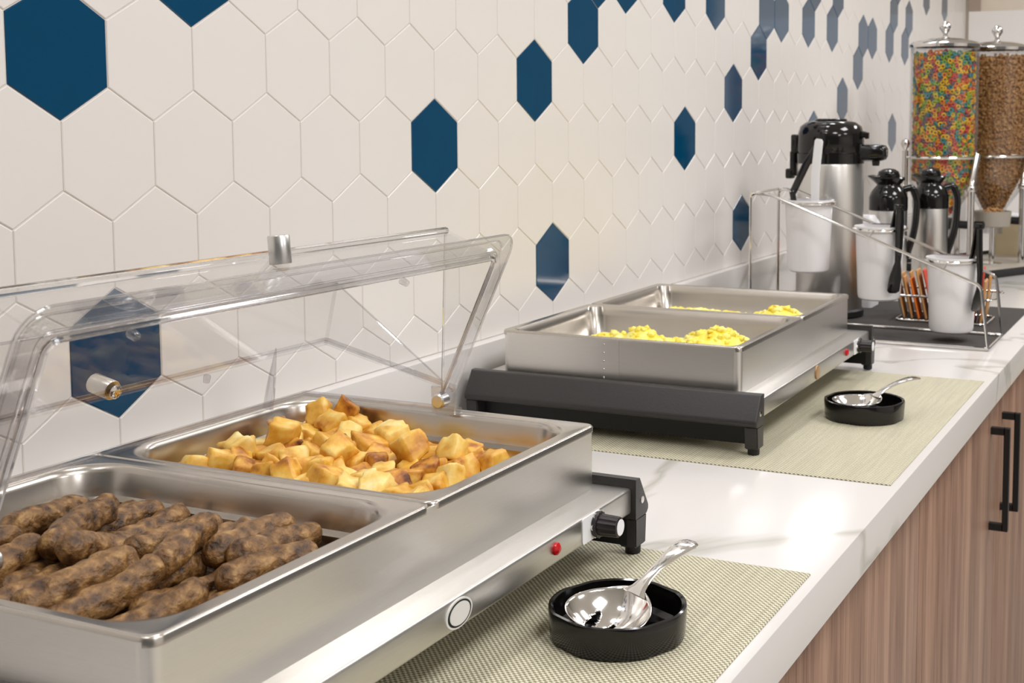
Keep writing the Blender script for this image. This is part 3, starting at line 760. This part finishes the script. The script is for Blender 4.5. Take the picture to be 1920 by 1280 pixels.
def spoon(name, loc, rot, label, m):
    o_ = empty(name, loc); o_.rotation_euler = rot
    bm = bmesh.new(); nr, ns = 22, 96; ax, by, dp = .034, .0345, .0190
    def pt(r, a):
        x, y = r*math.cos(a), r*math.sin(a)
        xx = x*ax*(1+.10*x); yy = y*by*(1-.06*x)
        z = -dp*(1-r*r)**.9
        if x > .55: z += .004*((x-.55)/.45)**2
        return Vector((xx, yy, z))
    slots = [(-.30, 0, .0), (.0, .36, .35), (.0, -.36, -.35), (.25, 0, 0)]
    slots = [(-.05, .42, .25), (-.05, 0, 0), (-.05, -.42, -.25)]
    rings = [[bm.verts.new(pt(0, 0))]]+[[bm.verts.new(pt((i/nr), 2*PI*k/ns)) for k in range(ns)] for i in range(1, nr+1)]
    for i in range(nr):
        for k in range(ns):
            k2 = (k+1) % ns; rm, am = (i+.5)/nr, 2*PI*(k+.5)/ns; px, py = rm*math.cos(am), rm*math.sin(am); skip = False
            for sx, sy, ang in slots:
                dx, dy = px-sx, py-sy; c, s = math.cos(ang), math.sin(ang); u, v = dx*c+dy*s, -dx*s+dy*c
                if (u/.34)**2+(v/.085)**2 < 1: skip = True
            if skip: continue
            if i == 0: bm.faces.new((rings[0][0], rings[1][k], rings[1][k2]))
            else: bm.faces.new((rings[i][k], rings[i][k2], rings[i+1][k2], rings[i+1][k]))
    b = fin('bowl', bm, m, o_, True, angle=80); md = b.modifiers.new('thickness', 'SOLIDIFY'); md.thickness = .0011; md.offset = 0
    b['label'] = 'spoon bowl with three long slots'
    bm = bmesh.new()
    ribbon(bm, [(.031, 0, .0015), (.037, 0, .0045), (.046, 0, .009), (.058, 0, .014), (.072, 0, .018), (.086, 0, .0205), (.098, 0, .021), (.104, 0, .0205), (.1065, 0, .0203)], [.0115, .0072, .0048, .0046, .0066, .0086, .0092, .0070, .0028], [.0009, .0012, .0016, .0017, .0015, .0014, .0013, .0012, .0008], (0, 1, 0), 12)
    fin('handle', bm, m, o_, True)
    tag(o_, label, 'spoon'); return o_
rest_tray(.060, -.526, math.radians(20), 'octagonal gloss black spoon rest beside the potato warmer')
rest_tray(.880, -.516, math.radians(35), 'octagonal gloss black spoon rest beside the scrambled egg warmer')
spoon('serving_spoon', (.044, -.525, MZ+.0258), (math.radians(8), math.radians(-5), math.radians(-17)), 'polished slotted serving spoon lying in the spoon rest by the potato warmer', MT['chrome'])
spoon('serving_spoon', (.872, -.506, MZ+.0256), (0, math.radians(-1), math.radians(-42)), 'polished slotted serving spoon lying in the spoon rest by the egg warmer', MT['chrome'])

# ------------------------------------------------------------------ condiment rack, cups, tongs
RX0, RX1 = 1.482, 1.652
rk = empty('condiment_rack', (1.567, -.36, MZ)); bx, by_, bz = 1.567, -.36, MZ
def wire(name, pts, r=.0030, rad=.012, closed=False, par=rk):
    bm = bmesh.new(); pp = [(p[0]-bx, p[1]-by_, p[2]-bz) for p in pts]
    tube(bm, smooth_path(pp, rad) if not closed else pp, r, 8, closed); return fin(name, bm, MT['chrome'], par, True)
for X in (RX0, RX1):
    wire('side_frame', [(X, -.134, MZ+.0026), (X, -.134, 1.176), (X, -.172, 1.174), (X, -.574, 1.018), (X, -.588, MZ+.0026)])
    wire('base_wire', [(X, -.134, MZ+.0026), (X, -.588, MZ+.0026)])
wire('cross_wire', [(RX0, -.134, 1.176), (RX1, -.134, 1.176)]); wire('cross_wire', [(RX0, -.588, MZ+.0026), (RX1, -.588, MZ+.0026)])
wire('cross_wire', [(RX0, -.134, MZ+.0026), (RX1, -.134, MZ+.0026)])
CUPS = [(1.567, -.225, 1.019), (1.567, -.367, .972), (1.567, -.506, .918)]
CH, CR = .142, .0485
for cx, cy, cz in CUPS:
    wire('cup_ring', [(cx+(CR+.0022)*math.cos(2*PI*k/28), cy+(CR+.0022)*math.sin(2*PI*k/28), cz+CH-.006) for k in range(28)], closed=True)
    for s in (-1, 1): wire('ring_wire', [(cx+s*(CR+.002), cy, cz+CH-.006), (RX0 if s < 0 else RX1, cy, 1.018+(cy+.574)/(.402)*.156)], .002)
tag(rk, 'chrome wire rack stepped to hold three white condiment cups', 'rack')
for k, (cx, cy, cz) in enumerate(CUPS):
    c = empty('condiment_cup', (cx, cy, cz))
    fin('cup_body', lathe([(.001, 0), (.034, 0), (.0395, .0035), (.0412, .010), (.0465, CH-.004), (.0492, CH-.003), (.0492, CH), (.0452, CH), (.0440, CH-.01), (.0390, .012), (.034, .006), (.001, .006)], 40), MT['cup'], c, True)
    bm = bmesh.new(); n = 15
    top = [(.047*math.cos(math.radians(-60+120*j/n)), .047*math.sin(math.radians(-60+120*j/n)), CH-.0002) for j in range(n+1)]
    A = [bm.verts.new(p) for p in top]; B = [bm.verts.new((p[0], p[1], p[2]+.0015)) for p in top]
    bm.faces.new(A); bm.faces.new(B)
    for j in range(n+1): bm.faces.new((A[j], A[(j+1) % (n+1)], B[(j+1) % (n+1)], B[j]))
    lidp = fin('half_lid', bm, MT['clearf'], c); lidp['label'] = 'clear half lid'
    tag(c, ('white condiment cup on the highest step of the wire rack, holding a white spoon', 'white condiment cup on the middle step of the wire rack, with black tongs', 'white condiment cup on the lowest step of the wire rack, with black tongs')[k], 'cup')
def tongs(cup, rz, h, kz, lean, label):
    cx, cy, cz = CUPS[cup]; n = (math.sin(rz), -math.cos(rz)); rr_ = .0511
    t = empty('serving_tongs', (cx+n[0]*rr_, cy+n[1]*rr_, cz+CH+.010)); t.rotation_euler = (0, lean, rz)
    bm = bmesh.new(); ribbon(bm, [(0, -.002, h), (0, -.005, 0), (0, -.0085, -.045*kz), (0, -.009, -.075*kz), (0, -.008, -.085*kz), (0, -.006, -.105*kz), (0, -.003, -.130*kz), (0, -.001, -.134*kz)], [.009, .0100, .0088, .0066, .010, .0150, .0150, .009], [.0032, .0032, .003, .0026, .0024, .002, .0016, .001], (1, 0, 0), 10)
    fin('tong_arm', bm, MT['bgloss'], t, True)
    bm = bmesh.new(); ribbon(bm, [(0, .002, h), (0, .007, 0), (0, .018, -.04), (0, .024, -.070), (0, .024, -.095)], [.009, .0090, .0080, .0080, .009], [.003, .003, .0028, .0022, .0016], (1, 0, 0), 10)
    fin('tong_arm', bm, MT['bgloss'], t, True)
    bm = bmesh.new(); box(bm, -.0092, .0092, -.0060, .0060, h-.008, h+.004, bev=.003); fin('hinge', bm, MT['bgloss'], t, True)
    tag(t, label, 'tongs')
tongs(1, math.radians(-36), .030, 1, math.radians(5), 'black plastic serving tongs hooked over the middle condiment cup')
tongs(2, math.radians(-20), .052, .80, math.radians(4), 'black plastic serving tongs hooked over the lowest condiment cup')
sp = empty('condiment_spoon', (1.55, -.243, 1.10))
bm = bmesh.new(); ribbon(bm, [(0, .006, -.0735), (0, .004, -.06), (0, .002, -.01), (0, .001, .06), (0, .001, .11), (0, -.004, .160), (0, -.0055, .176), (0, -.006, .180)], [.006, .009, .008, .0092, .0098, .0098, .0095, .006], .0016, (.3, 1, 0), 10); fin('handle', bm, MT['whitep'], sp, True)
tag(sp, 'white plastic spoon standing in the highest condiment cup', 'spoon')
sp = empty('condiment_spoon', (1.578, -.2, 1.10))
bm = bmesh.new(); ribbon(bm, [(0, -.015, -.0735), (0, .004, .0), (0, .009, .052), (0, .0125, .072), (0, -.016, .132), (0, -.034, .160), (0, -.036, .163)], [.006, .006, .006, .0075, .0085, .0085, .004], .003, (.3, 1, 0), 10); fin('handle', bm, MT['bgloss'], sp, True)
tag(sp, 'black handled spoon leaning in the highest condiment cup', 'spoon')

# sugar caddy with packets
cd = empty('packet_caddy', (1.82, -.447, MZ))
for z, hx, hy in ((.003, .060, .092), (.055, .072, .108)):
    bm = bmesh.new(); tube(bm, rrect(hx, hy, .014, z, 5), .0024, 8, True); fin('wire_loop', bm, MT['chrome'], cd, True)
for sx in (-1, 1):
    for sy in (-.8, 0, .8):
        bm = bmesh.new(); tube(bm, [(sx*.060, sy*.092, .003), (sx*.072, sy*.106, .055)], .0018, 6); fin('wire_upright', bm, MT['chrome'], cd, True)
bm = bmesh.new()
for sy in (-.04, 0, .04): tube(bm, [(-.06, sy, .003), (.06, sy, .003)], .0016, 6)
fin('floor_wires', bm, MT['chrome'], cd, True)
tag(cd, 'small chrome wire caddy of paper packets behind the condiment rack', 'caddy')
pk = bmesh.new(); box(pk, -.028, .028, -.0022, .0022, 0, .094, bev=.0015, segs=1)
for v in pk.verts: v.co.y += .003*math.sin(v.co.x*60)
pme = {}
for nm in ('kraft', 'orange', 'redp'):
    b2 = pk.copy(); me = bpy.data.meshes.new('packet_'+nm); b2.to_mesh(me); b2.free(); me.materials.append(MT[nm]); pme[nm] = me
pk.free()
seq = ['kraft', 'redp', 'kraft', 'kraft', 'orange', 'kraft', 'redp', 'kraft', 'orange', 'kraft', 'kraft']
LB = {'kraft': 'brown kraft sugar packet standing in the wire caddy', 'orange': 'orange sugar packet standing in the wire caddy', 'redp': 'red sugar packet standing in the wire caddy'}
for k, nm in enumerate(seq):
    for cx in (-.0295, .0295):
        o = bpy.data.objects.new('sugar_packet', pme[nm]); COL.objects.link(o)
        o.location = (1.82+cx+random.uniform(-.0008, .0008), -.447-.078+.0155*k, MZ+.0055); o.rotation_euler = (random.uniform(-.24, -.20) if k > 5 else random.uniform(.08, .12), 0, random.uniform(-.03, .03))
        s = random.uniform(.9, 1.12); o.scale = (1, 1, s); tag(o, LB[nm], 'packet', nm.replace('redp', 'red')+' packets in the wire caddy')

# ------------------------------------------------------------------ airpot
ap = empty('airpot', (1.785, -.205, MZ)); r0 = .0705
fin('body', lathe([(r0-.003, .012), (r0, .016), (r0, .320), (r0-.002, .326)], 56), MT['steel'], ap, True)
fin('base_ring', lathe([(r0+.001, 0), (r0+.004, .003), (r0+.004, .014), (r0+.0005, .018)], 56), MT['black'], ap, True)
hd = fin('head', lathe([(r0-.004, .3245), (r0+.0005, .3245), (r0+.001, .345), (r0-.001, .3465), (r0-.001, .349), (r0+.0005, .351), (r0-.001, .385), (r0-.006, .402), (r0-.018, .411), (r0-.035, .414), (0, .4145)], 56), MT['bgloss'], ap, True)
fin('pump_disc', lathe([(.034, .4125), (.034, .4165), (.031, .4185), (0, .4185)], 40), MT['bgloss'], ap, True)
bm = bmesh.new(); ribbon(bm, [(0, -.055, .347), (0, -.085, .347), (0, -.108, .3475), (0, -.117, .348), (0, -.121, .348)], [.020, .0195, .018, .016, .011], [.0185, .018, .0175, .015, .010], (1, 0, 0), 12); spo = fin('spout', bm, MT['bgloss'], ap, True)
bm = lathe([(.007, 0), (.008, .004), (.009, .02)], 16); fin('nozzle', bm, MT['bgloss'], spo, True, loc=(0, -.098, .320))
bm = bmesh.new(); ribbon(bm, [(0, -.068, .385), (0, -.078, .384), (0, -.079, .376)], [.010, .009, .008], [.008, .007, .003], (1, 0, 0), 10); fin('latch', bm, MT['bgloss'], ap, True)
bm = bmesh.new(); box(bm, -.016, .016, .066, .084, .345, .385, bev=.004); box(bm, -.010, .010, .074, .088, .295, .350, bev=.004); box(bm, -.012, .012, .080, .097, .290, .312, bev=.004); fin('rear_hinge', bm, MT['bgloss'], ap, True)
tag(ap, 'tall steel airpot with a gloss black pump head and spout', 'airpot')

# ------------------------------------------------------------------ thermal carafes
def carafe(x, y, r, label, cat='carafe'):
    c = empty('thermal_carafe', (x, y, .9), 0)
    fin('body', lathe([(r-.003, 0), (r, .004), (r, .206), (r-.001, .21)], 40), MT['steel'], c, True)
    fin('shoulder', lathe([(r-.002, .208), (r+.0008, .208), (r+.0008, .238), (r-.004, .250), (r-.012, .260), (r-.017, .266), (r-.017, .272)], 40), MT['bgloss'], c, True)
    bm = lathe([(r-.017, .268), (r-.011, .275), (r-.005, .283), (r-.007, .2855), (r-.02, .287)], 40)
    for v in bm.verts:
        a = math.atan2(v.co.y, v.co.x); k = max(0, math.cos(a-PI*.62))**6*max(0, (v.co.z-.272)/.012)
        v.co.x += math.cos(PI*.62)*.010*k; v.co.y += math.sin(PI*.62)*.010*k; v.co.z += .003*k
    fin('pour_collar', bm, MT['bgloss'], c, True)
    fin('stopper', lathe([(r-.019, .284), (r-.018, .289), (r-.021, .298), (r-.031, .304), (0, .306)], 32), MT['bgloss'], c, True)
    a = -PI*.38; dx, dy = math.cos(a), math.sin(a)
    pts = smooth_path([(dx*(r-.01), dy*(r-.01), .256), (dx*(r+.010), dy*(r+.010), .262), (dx*(r+.022), dy*(r+.022), .232), (dx*(r+.018), dy*(r+.018), .16), (dx*(r-.003), dy*(r-.003), .095)], .03, 6)
    n = len(pts); bm = bmesh.new(); ribbon(bm, pts, [.011]*n, [.0085]*n, (-dy, dx, 0), 10); fin('handle', bm, MT['bgloss'], c, True)
    tag(c, label, cat)
carafe(2.100, -.256, .0445, 'steel thermal carafe with a black shoulder, next to the airpot')
carafe(2.220, -.330, .0425, 'steel thermal carafe with a black shoulder, next to the cereal dispenser')
o = empty('white_container', (1.965, -.235, MZ))
for k in range(2):
    h = .205-.012*k; x0 = -.028+.03*k
    fin('wall', loft([rrect(.022, .03, .008, 0, 5, x0, 0), rrect(.024, .032, .008, .02, 5, x0, 0), rrect(.024, .032, .012, h-.008, 5, x0, 0), rrect(.020, .028, .012, h, 5, x0, 0)]), MT['whitep'], o, True)
tag(o, 'white plastic container half hidden behind the airpot', 'container')

# ------------------------------------------------------------------ cereal dispensers
DA = math.atan2(-.107, .213)
cu, su = math.cos(DA), math.sin(DA)
D1 = (2.730, -.258); D2 = (2.946, -.365)
st = empty('dispenser_stand', (2.88, -.30, .9), DA)
def stl(x, y):      # world xy to stand-local
    dx, dy = x-2.88, y+.30; return dx*cu+dy*su, -dx*su+dy*cu
fin('base_tray', loft([rrect(.36, .16, .03, .0, 6, .12, -.08), rrect(.37, .17, .03, .022, 6, .12, -.08), rrect(.36, .16, .026, .022, 6, .12, -.08), rrect(.355, .155, .025, .010, 6, .12, -.08)]), MT['black'], st, True)
fin('drip_mat', loft([rrect(.35, .15, .02, .0095, 6, .12, -.08), rrect(.35, .15, .02, .0135, 6, .12, -.08)]), MT['tray'], st)
for (px, py) in (D1, D2):
    lx, ly = stl(px, py)
    bm = bmesh.new(); tube(bm, [(lx+.0975*math.cos(2*PI*k/40), ly+.0975*math.sin(2*PI*k/40), .316) for k in range(40)], .0045, 8, True); fin('hoop', bm, MT['chrome'], st, True)
    for ang, top in ((PI*.80, True), (-PI*.53, False)):
        qx, qy = lx+.106*math.cos(ang), ly+.106*math.sin(ang)
        bm = bmesh.new()
        if top: tube(bm, [(qx, qy, .012), (qx, qy, .335)], .0085, 12)
        else: tube(bm, smooth_path([(qx, qy, .012), (qx, qy, .240), (lx+.100*math.cos(ang+.35), ly+.100*math.sin(ang+.35), .324)], .02), .0095, 12)
        p = fin('post', bm, MT['chrome'], st, True)
        if top: fin('finial', lathe([(.006, .33), (.004, .338), (.010, .346), (.0125, .355), (.009, .364), (0, .368)], 16), MT['chrome'], p, True, loc=(qx, qy, 0))
        fin('collar', lathe([(.0125, .225), (.0135, .228), (.0135, .236), (.0125, .239)], 16), MT['chrome'], p, True, loc=(qx, qy, 0))
tag(st, 'chrome posts and black drip tray carrying the cereal dispensers', 'stand')
R_ = .0935
def canister(x, y, label):
    c = empty('cereal_dispenser', (x, y, .9))
    fin('canister', lathe([(R_, .640-.018), (R_, .250), (.075, .215), (.040, .165), (.036, .130), (.034, .130), (.038, .166), (.073, .216), (R_-.003, .251), (R_-.003, .640-.018)], 48, cap=False), MT['canister'], c, True)
    ld = fin('lid', lathe([(R_-.006, .616), (R_+.003, .618), (R_+.004, .626), (R_-.004, .633), (.05, .642), (.012, .646), (.006, .650), (.006, .660), (0, .660)], 48), MT['chrome'], c, True)
    fin('lid_knob', lathe([(.004, .656), (.009, .661), (.0155, .671), (.0155, .679), (.009, .689), (0, .692)], 24), MT['chrome'], ld, True)
    fin('portion_wheel', lathe([(.038, .118), (.044, .120), (.044, .142), (.038, .146)], 28), MT['black'], c, True)
    bm = bmesh.new(); tube(bm, [(0, 0, .132), (-.03*su, .03*cu-.09, .128), (0, -.115, .13)], .011, 10); fin('turn_knob', bm, MT['black'], c, True)
    fin('chute', lathe([(.030, .12), (.028, .09), (.026, .09), (.028, .12)], 24, cap=False), MT['clearf'], c, True)
    tag(c, label, 'dispenser'); return c
canister(*D1, 'clear cylinder dispenser filled with multicoloured ring cereal')
canister(*D2, 'clear cylinder dispenser filled with brown granola cereal')
def inside(rmax):
    while True:
        z = random.uniform(.152, .606)
        rl = (R_-.004) if z > .255 else (.034+(z-.165)/.09*.044 if z > .165 else .031)
        a = random.uniform(0, 2*PI); return z, rl, a
def core(V, F, n=32):
    pr_ = [(.018, .152), (.022, .170), (.055, .228), (R_-.016, .260), (R_-.016, .600)]; b0 = len(V)
    for r, z in pr_:
        for k in range(n): V.append(Vector((r*math.cos(2*PI*k/n), r*math.sin(2*PI*k/n), z)))
    for i in range(len(pr_)-1):
        for k in range(n): F.append((b0+i*n+k, b0+i*n+(k+1) % n, b0+(i+1)*n+(k+1) % n, b0+(i+1)*n+k))
    F.append(tuple(b0+(len(pr_)-1)*n+k for k in range(n)))
# ring cereal
tm = []
def torus(R1, r1, n, m_):
    vs, fs = [], []
    for i in range(n):
        for j in range(m_):
            A, B = 2*PI*i/n, 2*PI*j/m_
            vs.append(Vector(((R1+r1*math.cos(B))*math.cos(A), (R1+r1*math.cos(B))*math.sin(A), r1*math.sin(B)))); fs.append((i*m_+j, ((i+1) % n)*m_+j, ((i+1) % n)*m_+(j+1) % m_, i*m_+(j+1) % m_))
    return vs, fs
tv, tf = torus(.0052, .0025, 12, 6)
CC = [('yellow', srgb(240, 196, 40)), ('orange', srgb(240, 140, 40)), ('red', srgb(214, 82, 66)), ('green', srgb(150, 180, 60)), ('teal', srgb(70, 150, 150)), ('purple', srgb(120, 96, 110))]
cm = [mat('cereal_'+n, c, .7, noise_s=200, noise_amt=.15, bump=.2) for n, c in CC]
V, F, MI = [], [], []
spots = []
NZ, NA = 38, 42
for iz in range(NZ):
    for ia in range(NA): spots.append((.158+(iz+.5+random.uniform(-.3, .3))*.447/NZ, 2*PI*(ia+.5*(iz % 2)+random.uniform(-.3, .3))/NA, 0))
spots += [(random.uniform(.158, .605), random.uniform(0, 2*PI), 1) for k in range(900)]
for z, a, lay in spots:
    rl = (R_-.004) if z > .255 else (.034+(z-.165)/.09*.048 if z > .165 else .031)
    if z < .255 and lay == 0 and random.random() > rl/R_: continue
    r = rl-.0078-.006*lay-.002*random.random()
    if r < .004: continue
    outd = Vector((math.cos(a), math.sin(a), 0)); ax = (outd+Vector((random.uniform(-.55, .55), random.uniform(-.55, .55), random.uniform(-.55, .55)))).normalized()
    q = Vector((0, 0, 1)).rotation_difference(ax).to_matrix(); c = Vector((r*math.cos(a), r*math.sin(a), z)); b0 = len(V)
    V += [q @ v+c for v in tv]; F += [tuple(b0+i for i in f) for f in tf]
    mi = random.choices(range(6), (26, 20, 14, 16, 18, 10))[0]; MI += [mi]*len(tf)
core(V, F); MI += [5]*(len(F)-len(MI))
me = bpy.data.meshes.new('ring_cereal'); me.from_pydata(V, [], F)
for m_ in cm: me.materials.append(m_)
me.polygons.foreach_set('material_index', MI); me.polygons.foreach_set('use_smooth', [True]*len(F))
o = link('ring_cereal', me, None, loc=(D1[0], D1[1], .9)); tag(o, 'multicoloured fruit ring cereal filling the clear cylinder', 'cereal', kind='stuff')
# granola
MT['granola'] = ramp_mat('granola', [(.3, srgb(120, 78, 40)), (.5, srgb(186, 138, 84)), (.7, srgb(214, 172, 116))], 140, .7, 3, .3)
bm0 = bmesh.new(); bmesh.ops.create_icosphere(bm0, subdivisions=1, radius=1); gv = [v.co.copy() for v in bm0.verts]; gf = [tuple(v.index for v in f.verts) for f in bm0.faces]; bm0.free()
V, F = [], []
for k in range(4800):
    z, rl, a = inside(0); s = random.uniform(.0028, .0052); r = rl-1.25*s-.003*random.random()
    if r < .003: continue
    c = Vector((r*math.cos(a), r*math.sin(a), z)); b0 = len(V)
    V += [v*s*random.uniform(.75, 1.2)+c for v in gv]; F += [tuple(b0+i for i in f) for f in gf]
core(V, F)
me = bpy.data.meshes.new('granola_cereal'); me.from_pydata(V, [], F)
o = link('granola_cereal', me, MT['granola'], loc=(D2[0], D2[1], .9)); tag(o, 'brown granola cereal filling the clear cylinder', 'cereal', kind='stuff')
# catch dish
cdx = empty('catch_dish', (2.83, -.382, .9135))
fin('dish', lathe([(.03, .105), (.048, .108), (.052, .150), (.050, .150), (.045, .112), (.001, .111)], 32), MT['tray'], cdx, True)
fin('pedestal', lathe([(.03, 0), (.03, .003), (.008, .006), (.008, .104), (.028, .1055)], 24), MT['chrome'], cdx, True)
V, F = [], []
for k in range(260):
    a, r = random.uniform(0, 2*PI), .044*math.sqrt(random.random()); s = random.uniform(.003, .005); c = Vector((r*math.cos(a), r*math.sin(a), .118+.03*(1-(r/.05)**2)*random.random()+.01)); b0 = len(V)
    V += [v*s+c for v in gv]; F += [tuple(b0+i for i in f) for f in gf]
me = bpy.data.meshes.new('dish_cereal'); me.from_pydata(V, [], F); o = link('spilled_cereal', me, MT['granola'], cdx); o['kind'] = 'stuff'
tag(cdx, 'dark dish of granola on a chrome stem under the dispensers', 'dish')
# cream bins
bn = empty('cream_bin', (3.107, -.42, .9135), DA)
fin('bin', loft([rrect(.045, .060, .010, 0, 5), rrect(.050, .066, .010, .115, 5), rrect(.047, .063, .009, .115, 5), rrect(.042, .057, .009, .004, 5)]), MT['cream'], bn, True)
fin('bin_lid', loft([rrect(.053, .069, .010, .1135, 5), rrect(.053, .069, .010, .121, 5), rrect(.05, .066, .010, .124, 5)]), MT['whitep'], bn, True)
tag(bn, 'cream plastic bin with a white lid behind the dispenser posts', 'bin')
